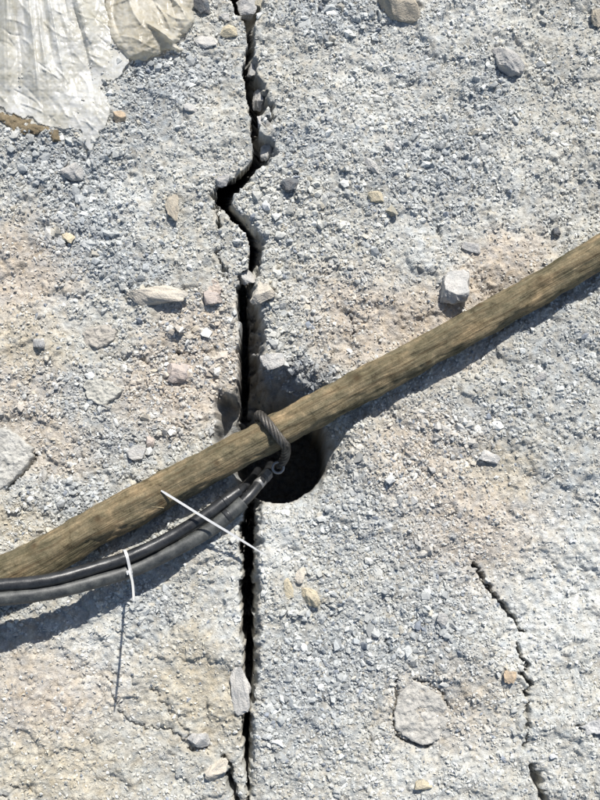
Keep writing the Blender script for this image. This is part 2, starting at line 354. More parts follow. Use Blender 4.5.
TAN = (.42, .36, .26); CREAM = (.58, .52, .42); PALE = (.52, .51, .48); GRY = (.38, .38, .37); DGR = (.15, .155, .16); YEL = (.55, .47, .30); ORG = (.50, .36, .21); PNK = (.48, .40, .35); OLV = (.33, .30, .21)
# x, y, width, height, turn (deg, anticlockwise in the picture), height ratio, sunk (0..1), colour, name, label
STONES = [
 (399,5,50,36,-25,.75,.35,TAN,'boulder','rounded tan boulder at the top edge casting a dark shadow'),
 (507,61,40,27,-30,1.0,.35,GRY,'rock','grey wedge of rock with a dark shaded face, upper right'),
 (454,289,31,33,10,.9,.3,PALE,'rock','blocky pale grey rock just above the pole, right half'),
 (158,296,60,21,-3,.75,.35,CREAM,'stone','long cream stone lying crosswise left of the fissure'),
 (172,208,15,29,5,.7,.4,TAN,'stone','upright tan stone above the long cream stone'),
 (73,172,25,19,-10,.8,.35,GRY,'stone','grey stone below the tip of the plastic sheet'),
 (178,372,27,22,0,.6,.45,PNK,'stone','rounded pinkish grey stone midway between pole and long cream stone'),
 (262,293,26,23,10,.75,.25,CREAM,'stone','cream yellow stone on the right lip of the fissure'),
 (246,277,22,20,-20,.8,.35,GRY,'stone','grey stone wedged in the fissure beside the cream yellow stone'),
 (211,298,17,18,30,.7,.4,PNK,'stone','small pink stone left of the fissure, near the wedged grey stone'),
 (273,362,24,16,10,.7,.3,PALE,'stone','whitish lump on the shaded slope above the pole and hole'),
 (376,197,17,13,-15,.7,.3,YEL,'stone','small yellow stone, upper one of a pair'),
 (391,211,11,13,20,.7,.35,OLV,'stone','olive yellow pebble, lower one of a pair'),
 (373,165,20,11,-25,.7,.45,PALE,'stone','pale flat stone just above the yellow pair'),
 (290,184,18,17,30,.9,.4,DGR,'stone','dark angular stone right of the fissure bend'),
 (267,151,13,24,-20,.9,.5,GRY,'rock','grey block broken loose in the right wall of the fissure'),
 (247,7,24,30,-10,.9,.5,GRY,'rock','grey rock jammed in the top of the fissure'),
 (201,5,26,17,-35,.8,.3,DGR,'rock','dark grey rock beside the crumpled bag at top edge'),
 (228,31,18,13,15,.6,.35,YEL,'stone','pale yellow stone left of the fissure near the top'),
 (206,42,24,14,-10,.5,.45,PALE,'stone','flat pale stone below the crumpled bag'),
 (224,17,12,9,0,.7,.35,PALE,'pebble','small pale pebble above the pale yellow stone'),
 (260,5,12,13,0,.8,.35,OLV,'pebble','olive pebble at the top edge right of the fissure'),
 (311,597,23,15,-35,.6,.35,YEL,'stone','yellow tan stone, largest of the cluster below the hole'),
 (288,588,9,20,15,.6,.4,YEL,'stone','narrow tan stone, leftmost of the cluster below the hole'),
 (300,576,12,14,10,.6,.4,CREAM,'stone','pale tan stone, topmost of the cluster below the hole'),
 (510,677,12,12,0,.7,.35,ORG,'pebble','round orange pebble beside the thin crack, lower right'),
 (199,740,19,17,25,.8,.35,PALE,'stone','white angular stone at the end of the lower left crack'),
 (217,770,24,17,15,.7,.4,CREAM,'stone','pale stone left of the fissure near the bottom edge'),
 (241,690,19,44,8,.8,.45,PALE,'rock','tall pale rock pinching the lower fissure shut'),
 (541,377,13,10,0,.8,.3,GRY,'pebble','grey pebble below the pole at right'),
 (556,232,9,9,0,.9,.3,DGR,'pebble','small dark pebble above the pole at right'),
 (490,457,21,11,-15,.7,.35,PALE,'stone','flat white stone right of the hole'),
 (120,117,13,12,0,.7,.35,ORG,'pebble','orange tan pebble right of the plastic sheet'),
 (598,18,14,20,0,.7,.35,TAN,'stone','tan stone cut by the right edge, top corner'),
 (424,785,16,11,-10,.6,.4,YEL,'pebble','yellowish pebble near the bottom edge'),
 (442,620,11,13,-20,.8,.3,PALE,'pebble','white pebble above the embedded oval stone'),
 (137,453,20,15,15,.7,.35,PALE,'stone','white lump just above the pole, left half'),
 (150,442,9,13,-10,.8,.35,PNK,'pebble','small pinkish pebble touching the white lump above the pole'),
 (190,108,15,9,-20,.7,.35,PALE,'pebble','small pale pebble between bag and fissure'),
 (471,247,21,11,-10,.5,.45,GRY,'stone','flat grey stone above the blocky pale rock'),
 (390,147,10,10,0,.8,.3,PALE,'pebble','white pebble above the pale flat stone, upper right'),
 (39,343,13,11,0,.8,.35,GRY,'pebble','grey pebble at left below the pinkish dust patch'),
 (187,337,12,9,20,.7,.35,CREAM,'pebble','small cream pebble below the long cream stone'),
 (259,101,15,21,-15,.9,.5,GRY,'rock','tilted grey chunk broken from the right wall of the upper fissure'),
 (264,122,15,14,20,.9,.45,GRY,'rock','small grey chunk in the upper fissure, just above the loose block'),
 (251,72,10,14,10,.9,.45,GRY,'pebble','grey pebble caught on the right lip of the upper fissure'),
 (224,181,16,11,25,.8,.5,GRY,'rock','grey chunk hanging on the upper lip of the fissure bend'),
 (68,238,14,12,0,.6,.45,YEL,'pebble','pale yellow pebble in the blue gravel at left'),
]
for i, (x, y, w, h, turn, hr, sunk, cc, nm, lab) in enumerate(STONES):
    p = at(x, y, 0); z = gz(p.x, p.y, .007); p = at(x, y, max(z, -.02) + .003)
    a, b = w * PXS / 2, h * PXS / 2; c = min(a, b) * hr if hr > .85 else min(a, b) * hr * 1.05
    o = link(nm, stone_mesh(nm, a * 1.04, b * 1.04, c, 100 + i * 7, cc, cuts=8 + i % 5, sub=4 if max(w, h) > 20 else 3), label=lab, cat='stone' if nm == 'boulder' else nm)
    o.location = (p.x, p.y, max(z, -.016) + c * (1 - 2 * sunk) + .001); o.rotation_euler = (0, 0, math.radians(turn))

# flat stones sitting in the crust: traced outline, own thickness
def slab(name, pts, top, color, label, seed, rough_=.0026, depth=.02):
    """outline in photograph pixels; a bevelled, uneven slab standing `top` above the crust"""
    P = np.array(pts, float); cen = P.mean(0); M = 120
    t = np.linspace(0, len(P), M, endpoint=False); i0 = t.astype(int); fr = (t - i0)[:, None]
    ring = P[i0] * (1 - fr) + P[(i0 + 1) % len(P)] * fr
    for _ in range(5): ring = (np.roll(ring, 1, 0) + 2 * ring + np.roll(ring, -1, 0)) / 4
    ring += 1.8 * np.c_[perlin(ring[:, 0] / 5, ring[:, 1] / 5, seed), perlin(ring[:, 0] / 5 + 9, ring[:, 1] / 5, seed)]
    wr = np.array([at(*q)[:2] for q in ring]); c0 = np.array(at(*cen)[:2])
    z0 = np.percentile([gz(*(c0 + (q - c0) * kq), .003) for q in wr for kq in (.2, .5, .8, .95)], 62)
    prof = [(1.0, -depth), (1.0, -.001), (.985, top * .7), (.95, top * .95)] + [(k_, top) for k_ in np.linspace(.90, .03, 36)]
    V = []
    for k_, zz in prof:
        q = c0 + (wr - c0) * k_; V.append(np.c_[q, np.full(M, z0 + zz)])
    V = np.concatenate(V + [np.array([[c0[0], c0[1], z0 + top]])])
    u = V[:, :2] / PXS; amp = np.repeat([0, .3, .8] + [1] * (len(prof) - 3), M); amp = np.r_[amp, 1]
    V[:, 2] += amp * (rough_ * fbm(u[:, 0], u[:, 1], 14, 4, seed) + .0014 * fbm(u[:, 0], u[:, 1], 40, 2, seed + 5) + .0011 * fbm(u[:, 0], u[:, 1], 5, 2, seed + 6) + .0012 * (1 - np.abs(fbm(u[:, 0], u[:, 1], 9, 2, seed + 7))))
    Q = [[r * M + j, r * M + (j + 1) % M, (r + 1) * M + (j + 1) % M, (r + 1) * M + j] for r in range(len(prof) - 1) for j in range(M)]
    L = (len(prof) - 1) * M; Q += [[L + j, L + (j + 1) % M, len(V) - 1, len(V) - 1] for j in range(M)]
    me_ = bpy.data.meshes.new(name); me_.from_pydata([tuple(v) for v in V - np.array([c0[0], c0[1], z0])], [], [tuple(dict.fromkeys(f)) for f in Q])
    cn = fbm(u[:, 0], u[:, 1], 10, 3, seed + 9); cl = np.clip(np.array(color) * (1 + .2 * cn[:, None]), .03, .8)
    ca = me_.color_attributes.new('col', 'FLOAT_COLOR', 'POINT'); ca.data.foreach_set('color', np.c_[cl, np.ones(len(V))].astype(np.float32).ravel())
    me_.polygons.foreach_set('use_smooth', np.ones(len(me_.polygons), bool)); me_.materials.append(M_STONE); me_.update()
    o = link(name, me_, label=label, cat='stone'); o.location = (c0[0], c0[1], z0); return o
slab('flat_stone', [(-30,430),(6,427),(20,436),(35,448),(34,457),(25,470),(12,484),(-4,494),(-30,500)], .0050, (.48,.47,.43), 'large flat pale stone cut by the left edge above the pole', 11)
slab('embedded_stone', [(399,694),(403,682),(412,679),(424,685),(438,693),(449,708),(448,722),(442,733),(434,743),(420,745),(406,738),(395,730),(394,712)], .0008, (.47,.455,.415), 'oval stone sunk level in the crust, lower right', 12, .0036)
slab('flat_stone', [(84,384),(95,379),(112,382),(124,390),(117,399),(104,407),(90,402)], .0055, (.47,.46,.41), 'flat greenish grey stone in gravel at left', 13)
slab('flat_stone', [(82,333),(93,327),(112,325),(118,333),(113,343),(97,349),(85,345)], .003, (.44,.41,.36), 'flat brownish stone level with the crust below the left gravel', 14)
slab('flat_stone', [(576,724),(590,718),(620,712),(624,736),(604,732),(582,731)], .006, (.46,.46,.45), 'grey slab edge cut by the lower right edge', 15)
slab('flat_stone', [(205,285),(213,279),(222,288),(219,303),(208,306)], .003, (.49,.42,.36), 'flat pinkish stone beside the small pink stone', 16)

# ================================================================== tubes
def frames(path, closed=False):
    P = np.array([tuple(p) for p in path], float); T = np.gradient(P, axis=0) if not closed else np.roll(P, -1, 0) - np.roll(P, 1, 0)
    T /= np.linalg.norm(T, axis=1)[:, None]; Nn = []
    n_ = np.cross(T[0], [0.0, 0.0, 1.0]); n_ = n_ if np.linalg.norm(n_) > 1e-4 else np.array([1., 0, 0]); n_ /= np.linalg.norm(n_)
    for t_ in T:
        n_ = n_ - t_ * (n_ @ t_); n_ /= np.linalg.norm(n_); Nn.append(n_)
    Nn = np.array(Nn); return P, T, Nn, np.cross(T, Nn)
def resample(ctrl, n_):
    """Catmull-Rom through control points"""
    C = np.array([tuple(c_) for c_ in ctrl], float); C = np.r_[[2 * C[0] - C[1]], C, [2 * C[-1] - C[-2]]]; out = []
    m = len(C) - 3
    for t_ in np.linspace(0, m - 1e-9, n_):
        i = int(t_); f = t_ - i; p0, p1, p2, p3 = C[i:i + 4]
        out.append(.5 * (2 * p1 + (p2 - p0) * f + (2 * p0 - 5 * p1 + 4 * p2 - p3) * f * f + (3 * p1 - p0 - 3 * p2 + p3) * f ** 3))
    return np.array(out)
def tube(name, path, rad, seg, mat, closed=False, disp=None, caps=True, parent=None, origin=None, smooth=True, **kw):
    P, T, Nn, B = frames(path, closed); n_ = len(P); rad = np.broadcast_to(rad, (n_,)) if np.ndim(rad) < 2 else rad
    a = np.arange(seg) * 2 * np.pi / seg
    r_ = rad[:, None] * np.ones((1, seg))
    if disp is not None: r_ = r_ + disp(np.r_[0, np.cumsum(np.linalg.norm(np.diff(P, axis=0), axis=1))][:, None] + 0 * a, a[None] + 0 * r_)
    V = P[:, None] + r_[..., None] * (np.cos(a)[None, :, None] * Nn[:, None] + np.sin(a)[None, :, None] * B[:, None])
    V = V.reshape(-1, 3); org = np.array(origin if origin is not None else (0, 0, 0), float)
    fs = []
    for i in range(n_ if closed else n_ - 1):
        for j in range(seg):
            fs.append((i * seg + j, i * seg + (j + 1) % seg, ((i + 1) % n_) * seg + (j + 1) % seg, ((i + 1) % n_) * seg + j))
    if caps and not closed: fs += [tuple(range(seg - 1, -1, -1)), tuple((n_ - 1) * seg + j for j in range(seg))]
    me_ = bpy.data.meshes.new(name); me_.from_pydata([tuple(v) for v in V - org], [], fs)
    L = np.r_[0, np.cumsum(np.linalg.norm(np.diff(P, axis=0), axis=1))]
    at_ = me_.attributes.new('along', 'FLOAT_VECTOR', 'POINT')
    at_.data.foreach_set('vector', np.stack([np.repeat(L, seg), np.tile(np.cos(a), n_) * .02, np.tile(np.sin(a), n_) * .02], -1).astype(np.float32).ravel())
    me_.polygons.foreach_set('use_smooth', np.full(len(me_.polygons), smooth)); me_.materials.append(mat); me_.update()
    o = link(name, me_, parent, **kw)
    if origin is not None and parent is None: o.location = origin
    return o

def empty(name, loc, label, cat, group=None):
    o = link(name, None, label=label, cat=cat, group=group); o.location = loc; o.empty_display_size = .02; bpy.context.view_layer.update(); return o

# ================================================================== WOODEN POLE
m, t, p = new_mat('weathered_wood')
a = nd(t, 'ShaderNodeAttribute', attribute_name='along')
mp = nd(t, 'ShaderNodeMapping'); mp.inputs['Scale'].default_value = (16, 520, 520); t.links.new(a.outputs['Vector'], mp.inputs['Vector'])
n1 = nd(t, 'ShaderNodeTexNoise', Scale=1., Detail=6., Roughness=.65); t.links.new(mp.outputs[0], n1.inputs['Vector'])
mp2 = nd(t, 'ShaderNodeMapping'); mp2.inputs['Scale'].default_value = (18, 45, 45); t.links.new(a.outputs['Vector'], mp2.inputs['Vector'])
n2 = nd(t, 'ShaderNodeTexNoise', Scale=1., Detail=5., Roughness=.6); t.links.new(mp2.outputs[0], n2.inputs['Vector'])
geo = nd(t, 'ShaderNodeNewGeometry')
n3 = nd(t, 'ShaderNodeTexNoise', Scale=500., Detail=4., Roughness=.7); t.links.new(geo.outputs['Position'], n3.inputs['Vector'])
r1 = ramp(t, n1.outputs[0], [(.28, (.088, .074, .051)), (.48, (.158, .134, .093)), (.72, (.235, .205, .15))])
r2 = ramp(t, n2.outputs[0], [(.3, (.50, .52, .44)), (.47, (.98, .98, .92)), (.66, (1.38, 1.25, 1.10))])
r3 = ramp(t, n3.outputs[0], [(.3, (.75, .75, .72)), (.7, (1.2, 1.2, 1.2))])
mp4 = nd(t, 'ShaderNodeMapping'); mp4.inputs['Scale'].default_value = (65, 80, 80); t.links.new(a.outputs['Vector'], mp4.inputs['Vector'])
n4 = nd(t, 'ShaderNodeTexNoise', Scale=1., Detail=7., Roughness=.72); t.links.new(mp4.outputs[0], n4.inputs['Vector'])
r4 = ramp(t, n4.outputs[0], [(.33, (.36, .33, .27)), (.44, (.85, .86, .80)), (.54, (1.05, 1.02, .96)), (.66, (1.6, 1.52, 1.42))])
c = mult(t, mult(t, mult(t, r1.outputs[0], r2.outputs[0]), r3.outputs[0]), r4.outputs[0])
kn = nd(t, 'ShaderNodeAttribute', attribute_name='knot')
mix = nd(t, 'ShaderNodeMix', data_type='RGBA'); t.links.new(kn.outputs['Fac'], mix.inputs[0]); t.links.new(c, mix.inputs[6]); mix.inputs[7].default_value = (.075, .05, .025, 1)
t.links.new(mix.outputs[2], p.inputs['Base Color']); p.inputs['Roughness'].default_value = .8; p.inputs['Specular IOR Level'].default_value = .25
b1 = bump(t, n1.outputs[0], 1.0, .0022); b2 = bump(t, n3.outputs[0], .6, .0006, b1); t.links.new(b2, p.inputs['Normal'])
M_WOOD = m

# centre line as seen, and the clearance of the axis over datum
POLE = [(-110,629,.031),(0,578,.031),(50,554,.0285),(100,524.5,.026),(150,498,.0235),(200,471.5,.023),(250,445,.0235),(300,418.5,.024),(350,391.5,.0245),(400,365.5,.0245),(450,338.5,.0225),(500,311,.0208),(550,282,.0225),(600,253,.0265),(720,182,.034)]
ppath = resample([at(*q) for q in POLE], 420)
prad = np.interp(np.linspace(0, 1, 420), [0, .25, .45, 1], [.0255, .0242, .0216, .0210])
KNOTS = [(u, an + math.pi, s_) for (u, an, s_) in ((.545, 1.15, .007), (.17, .9, .006), (.305, 2.2, .0075), (.70, .7, .006), (.84, 2.0, .006), (.375, 1.7, .005), (.24, 1.4, .006), (.62, 2.3, .005), (.77, 1.2, .005))]
plen = float(np.linalg.norm(np.diff(ppath, axis=0), axis=1).sum())
def pole_disp(L, A):
    d = .0027 * fbm(L / .06, A * 1.2 + 3, 1., 3, 301) + .0005 * fbm(L / .012, np.abs(np.sin(A / 2)) * 8, 1., 2, 302) + .0005 * perlin(L / .06, np.cos(A) * 6 + 9, 303)
    for (u, an, s_) in KNOTS:
        q = ((L - u * plen) / s_) ** 2 + ((A - an) * .022 / s_) ** 2; d += .0022 * np.exp(-q / 2) - .0012 * np.exp(-q * 4)
    return d
pole = tube('wooden_pole', ppath, prad, 72, M_WOOD, disp=pole_disp, origin=tuple(at(300, 418.5, 0)), label='long weathered brown wooden pole lying diagonally over the drilled hole', cat='pole')
Ls = np.r_[0, np.cumsum(np.linalg.norm(np.diff(ppath, axis=0), axis=1))]
A = np.arange(72) * 2 * np.pi / 72; kk = np.zeros((420, 72))
for (u, an, s_) in KNOTS:
    q = ((Ls[:, None] - u * plen) / s_) ** 2 + ((A[None] - an) * .022 / s_) ** 2; kk = np.maximum(kk, .92 * np.exp(-q * 1.6))
# drying checks: thin splits along the grain
for (u, an, ln) in ((.30, 1.55, .05), (.46, 1.9, .04), (.52, 1.2, .06), (.62, 1.7, .05), (.78, 1.4, .07), (.14, 1.8, .05), (.40, 1.0, .04), (.22, 2.0, .06), (.34, 1.2, .05), (.57, 1.95, .05), (.68, 1.15, .06), (.72, 1.9, .04), (.83, 1.6, .05), (.185, 1.3, .04)):
    an += math.pi
    q = ((Ls[:, None] - u * plen) / ln) ** 2 + ((A[None] - an - .06 * np.sin(Ls[:, None] * 90)) * .022 / .0011) ** 2; kk = np.maximum(kk, .85 * np.exp(-q))
at_ = pole.data.attributes.new('knot', 'FLOAT', 'POINT'); at_.data.foreach_set('value', kk.astype(np.float32).ravel())
M_SPL, t, p = new_mat('split_wood'); p.inputs['Base Color'].default_value = (.42, .34, .2, 1); p.inputs['Roughness'].default_value = .85
nn = nd(t, 'ShaderNodeTexNoise', Scale=300., Detail=3.); rr_ = ramp(t, nn.outputs[0], [(.3, (.26, .2, .11)), (.7, (.48, .4, .25))]); t.links.new(rr_.outputs[0], p.inputs['Base Color'])
s0, s1 = at(141, 505, .043), at(164, 508, .040)
sp = tube('splinter', [s0, (s0 + s1) / 2 + Vector((0, 0, .0015)), s1], np.array([.0003, .0011, .0004]), 6, M_SPL); sp.parent = pole; sp.matrix_parent_inverse = Matrix.Translation(-pole.location)

# ================================================================== HYDRAULIC HOSES
def rubber(name, base_c, dust, rough_):
    m, t, p = new_mat(name)
    geo = nd(t, 'ShaderNodeNewGeometry')
    n1 = nd(t, 'ShaderNodeTexNoise', Scale=60., Detail=5., Roughness=.65); t.links.new(geo.outputs['Position'], n1.inputs['Vector'])
    n2 = nd(t, 'ShaderNodeTexNoise', Scale=700., Detail=3.); t.links.new(geo.outputs['Position'], n2.inputs['Vector'])
    r1 = ramp(t, n1.outputs[0], [(.38, base_c), (.68, dust)]); r2 = ramp(t, n2.outputs[0], [(.3, (.75,) * 3), (.7, (1.2,) * 3)])
    t.links.new(mult(t, r1.outputs[0], r2.outputs[0]), p.inputs['Base Color'])
    p.inputs['Roughness'].default_value = rough_
    t.links.new(bump(t, n2.outputs[0], .4, .0003), p.inputs['Normal']); return m
M_RUB = rubber('black_rubber', (.012, .013, .015), (.04, .041, .042), .38)
M_SLV = rubber('dusty_sleeve', (.026, .029, .031), (.10, .103, .096), .5)
M_FERR = rubber('dull_steel_fitting', (.24, .24, .235), (.36, .35, .33), .5); M_FERR.node_tree.nodes['Principled BSDF'].inputs['Metallic'].default_value = .5
LOWER = [(-120,602,0.0960),(-50,601,0.0859),(0,598,0.0768),(50,592,0.0655),(100,579.5,0.0477),(135,568.5,0.0345),(170,552,0.0255),(207,531.5,0.0195),(229,514.5,0.0165),(243,502,0.0135)]
UPPER = [(-120,586,0.0994),(-50,587,0.0893),(0,585,0.0802),(50,579.5,0.0712),(100,566,0.0530),(135,554,0.0435),(170,537,0.0315),(207,514,0.0245),(226,500,0.0195),(239,491,0.0115)]
def hose(ctrl, r, tail, label, ferr):
    base = at(120, 562, 0)
    e = empty('hydraulic_hose', base, label, 'hose', 'hydraulic hoses beside the pole')
    pth = resample([at(*c_) for c_ in ctrl], 160)
    def inv(o): o.parent = e; o.matrix_parent_inverse = Matrix.Translation(-e.location); return o
    ridge = lambda L, A: .00025 * perlin(L / .01, A * 2, 5) + .0003 * np.sin(L * 900) * (0)
    sl_ = inv(tube('sleeve', pth, r, 28, M_SLV if r > .008 else M_RUB, disp=ridge))
    # cuff bound round the sleeve's end
    k0 = int(160 * .865)
    inv(tube('cuff', pth[k0:k0 + 5], r * 1.04, 28, M_RUB))
    tp = resample([Vector(pth[-6])] + [Vector(pth[-1])] + [at(*c_) for c_ in tail], 60)
    inv(tube('inner_hose', tp, r * .72, 24, M_RUB))
    if ferr:
        f_ = inv(tube('ferrule', np.array([tuple(at(*c_)) for c_ in ferr]), r * .78, 24, M_FERR))
        q = [at(*c_) for c_ in ferr]; d = (q[-1] - q[0]).normalized()
        n_ = tube('nut', [q[-1] + d * .0005, q[-1] + d * .012], r * .84, 6, M_FERR, smooth=False); n_.parent = f_; n_.matrix_parent_inverse = f_.matrix_parent_inverse.copy()
        n_.matrix_parent_inverse = Matrix.Translation(-e.location) if False else Matrix.Identity(4)
    return e
h1 = hose(LOWER, .0094, [(250,495,.010),(257,486.5,.002),(262.5,479.5,-.008),(266,475,-.03),(268,472,-.08),(272,462,-.16)], 'dusty black hydraulic hose with grey end fitting, lower one of the pair', [(257.5,485.5,.001),(260.5,482,-.004),(263.5,478.5,-.010)])
h2 = hose(UPPER, .0076, [(244,487,.003),(249,482,-.018),(253,478,-.06),(258,470,-.15)], 'black hydraulic hose running against the pole, upper one of the pair', None)

# ================================================================== WIRE ROPE SLING
M_STEEL = rubber('greasy_steel_wire', (.055, .05, .044), (.16, .148, .13), .55); M_STEEL.node_tree.nodes['Principled BSDF'].inputs['Metallic'].default_value = .45
zc = .0237
pc = np.array(at(272, 433, zc)); dpx = np.array(at(300, 418.5, zc)) - np.array(at(250, 445, zc)); dpx /= np.linalg.norm(dpx)
nrm = np.cross([0, 0, 1], dpx); nrm /= np.linalg.norm(nrm)           # across the pole, up the picture
Rr = .0216 + .0064
wrap = []
for an in np.linspace(205, 30, 26):                                    # over the pole, slanting along it
    r_ = math.radians(an); k_ = (205 - an) / 175
    wrap.append(pc + dpx * (-.0065 + .0135 * k_) + (-nrm) * math.cos(r_) * Rr + np.array([0, 0, 1]) * math.sin(r_) * Rr)
back = [wrap[0] + np.array([.001, -.002, -.11]), wrap[0] + np.array([0, .0, -.05])]
front = [np.array(at(286, 451.5, .022)), np.array(at(285, 457, .008)), np.array(at(282.3, 462, -.004)), np.array(at(279, 465.5, -.012))]
rope = resample(back + wrap + front, 320)
sl_e = empty('wire_rope_sling', tuple(at(270, 433, 0)), 'twisted steel wire rope looped over the pole above the hole', 'wire rope')
P, T, Nn, B = frames(rope)
Lr = np.r_[0, np.cumsum(np.linalg.norm(np.diff(P, axis=0), axis=1))]
def inv2(o, e): o.parent = e; o.matrix_parent_inverse = Matrix.Translation(-e.location); return o
for k_ in range(6):
    ph = k_ * math.pi / 3 + Lr * 2 * math.pi / .052
    pp = P + .0039 * (np.cos(ph)[:, None] * Nn + np.sin(ph)[:, None] * B)
    inv2(tube('strand', pp, .00215, 10, M_STEEL, disp=lambda L, A: 0.00034 * np.cos(A * 6 + L * 2400)), sl_e)
inv2(tube('core', P, .0024, 10, M_STEEL), sl_e)
rc = np.array(at(278, 467.5, -.004)); ax = np.array([.1, -.25, 1.]); ax /= np.linalg.norm(ax)
u_ = np.cross(ax, [1, 0, 0]); u_ /= np.linalg.norm(u_); v_ = np.cross(ax, u_)
inv2(tube('ring', [rc + 0.0072 * (math.cos(a_) * u_ + math.sin(a_) * v_) for a_ in np.linspace(0, 2 * math.pi, 40, endpoint=False)], .0017, 12, M_FERR, closed=True), sl_e)

# ================================================================== CABLE TIES
M_TIE, t, p = new_mat('white_nylon'); p.inputs['Roughness'].default_value = .38
nn = nd(t, 'ShaderNodeTexNoise', Scale=220., Detail=3.); rr_ = ramp(t, nn.outputs[0], [(.3, (.46, .46, .45)), (.7, (.66, .66, .65))]); t.links.new(rr_.outputs[0], p.inputs['Base Color'])
p.inputs['Subsurface Weight'].default_value = .0
def strap(name, path, side, w, th, e, closed=False):
    """flat band: side = width direction at each point"""
    P = np.array([tuple(q) for q in path], float); n_ = len(P)
    T = np.roll(P, -1, 0) - np.roll(P, 1, 0) if closed else np.gradient(P, axis=0); T /= np.linalg.norm(T, axis=1)[:, None]
    Sd = np.broadcast_to(np.array(side, float), P.shape); Sd = Sd - T * (Sd * T).sum(1)[:, None]; Sd = Sd / np.linalg.norm(Sd, axis=1)[:, None]; Up = np.cross(T, Sd)
    w_ = np.broadcast_to(w, (n_,))[:, None]
    V = np.stack([P + Sd * w_ / 2 + Up * th / 2, P - Sd * w_ / 2 + Up * th / 2, P - Sd * w_ / 2 - Up * th / 2, P + Sd * w_ / 2 - Up * th / 2], 1).reshape(-1, 3)
    fs = [(i * 4 + j, i * 4 + (j + 1) % 4, ((i + 1) % n_) * 4 + (j + 1) % 4, ((i + 1) % n_) * 4 + j) for i in range(n_ if closed else n_ - 1) for j in range(4)]
    if not closed: fs += [(3, 2, 1, 0), tuple((n_ - 1) * 4 + j for j in range(4))]
    me_ = bpy.data.meshes.new(name); me_.from_pydata([tuple(v) for v in V - np.array(e.location)], [], fs); me_.materials.append(M_TIE); me_.update()
    return link(name, me_, e)
def ctrl_at(ctrl, x):
    a_ = np.array(ctrl); return np.array(at(x, np.interp(x, a_[:, 0], a_[:, 1]), np.interp(x, a_[:, 0], a_[:, 2])))
def hose_loop(x):
    """oval round both hoses, in the plane across them"""
    A_, B_ = ctrl_at(LOWER, x), ctrl_at(UPPER, x); Tn = ctrl_at(LOWER, x + 6) - ctrl_at(LOWER, x - 6); Tn /= np.linalg.norm(Tn)
    d = B_ - A_; d -= Tn * (d @ Tn); Lh = np.linalg.norm(d); d /= Lh; up_ = np.cross(Tn, d); up_ = up_ if up_[2] > 0 else -up_
    pts = [A_ + (-d * math.cos(q) + up_ * math.sin(q)) * .0103 for q in np.linspace(-math.pi / 2, math.pi / 2, 16)]
    pts += [A_ + d * Lh + (d * math.cos(q) + up_ * math.sin(q)) * .0085 for q in np.linspace(math.pi / 2, -math.pi / 2, 16)]
    return pts, Tn, A_, B_, up_, d
# tie with its tail standing up
pts, Tn, A_, B_, up_, d_ = hose_loop(129)
e = empty('cable_tie', tuple(at(129, 572, 0)), 'white cable tie round both hoses with its tail standing up', 'cable tie', 'cable ties on the hoses')
strap('loop', pts, Tn, .0036, .0013, e, closed=True)
hd = np.array(at(129.5, 571.5, .0485)); tipp = np.array(at(134, 601, .170))
hb_ = strap('head', [hd - np.array([0, .0, .004]), hd + np.array([0, -.001, .0045])], Tn, .0058, .0048, e)
mid = (hd + tipp) / 2 + np.array([.001, .003, 0])
strap('tail', resample([hd, mid, tipp], 24), Tn, np.interp(np.linspace(0, 1, 24), [0, .92, 1], [.0029, .0025, .0013]), .0013, e)
# long tie lying across pole and hoses
e = empty('cable_tie', tuple(at(209, 524, 0)), 'long straight white cable tie crossing hoses from pole to fissure', 'cable tie', 'cable ties on the hoses')
q = resample([at(161, 490.5, .0495), at(185, 505.5, .0465), at(209, 520.5, .0445), at(238, 538, .034), at(266, 555.5, .022)], 40)
sd = np.cross(q[-1] - q[0], [0, 0, 1])
strap('tail', q, sd, np.interp(np.linspace(0, 1, 40), [0, .04, .8, 1], [.0014, .0029, .0028, .0012]), .0013, e)
# ================================================================== PLASTIC SHEET AND BAG
def film(name, tint_a, tint_b, trans, dirt):
    m, t, p = new_mat(name); out = t.nodes['Material Output']
    geo = nd(t, 'ShaderNodeNewGeometry')
    n1 = nd(t, 'ShaderNodeTexNoise', Scale=22., Detail=6., Roughness=.65); t.links.new(geo.outputs['Position'], n1.inputs['Vector'])
    n2 = nd(t, 'ShaderNodeTexNoise', Scale=150., Detail=5., Roughness=.7); t.links.new(geo.outputs['Position'], n2.inputs['Vector'])
    r1 = ramp(t, n1.outputs[0], [(.36, tint_b), (.58, tint_a)]); r2 = ramp(t, n2.outputs[0], [(.34, dirt), (.56, (1, 1, 1))])
    c = mult(t, r1.outputs[0], r2.outputs[0])
    t.links.new(c, p.inputs['Base Color']); p.inputs['Roughness'].default_value = .3; p.inputs['Specular IOR Level'].default_value = .5
    vo = nd(t, 'ShaderNodeTexVoronoi', Scale=70., feature='DISTANCE_TO_EDGE'); mpv = nd(t, 'ShaderNodeMapping'); mpv.inputs['Scale'].default_value = (1, .45, 1)
    t.links.new(geo.outputs['Position'], mpv.inputs['Vector']); t.links.new(mpv.outputs[0], vo.inputs['Vector'])
    b1 = bump(t, vo.outputs[0], .05, .002); b2 = bump(t, n2.outputs[0], .18, .0006, b1); t.links.new(b2, p.inputs['Normal'])
    tr = nd(t, 'ShaderNodeBsdfTranslucent'); t.links.new(c, tr.inputs['Color']); tp = nd(t, 'ShaderNodeBsdfTransparent')
    mx = nd(t, 'ShaderNodeMixShader'); mx.inputs[0].default_value = .45; t.links.new(p.outputs[0], mx.inputs[1]); t.links.new(tr.outputs[0], mx.inputs[2])
    mx2 = nd(t, 'ShaderNodeMixShader'); mx2.inputs[0].default_value = trans; t.links.new(mx.outputs[0], mx2.inputs[1]); t.links.new(tp.outputs[0], mx2.inputs[2])
    t.links.new(mx2.outputs[0], out.inputs['Surface']); return m
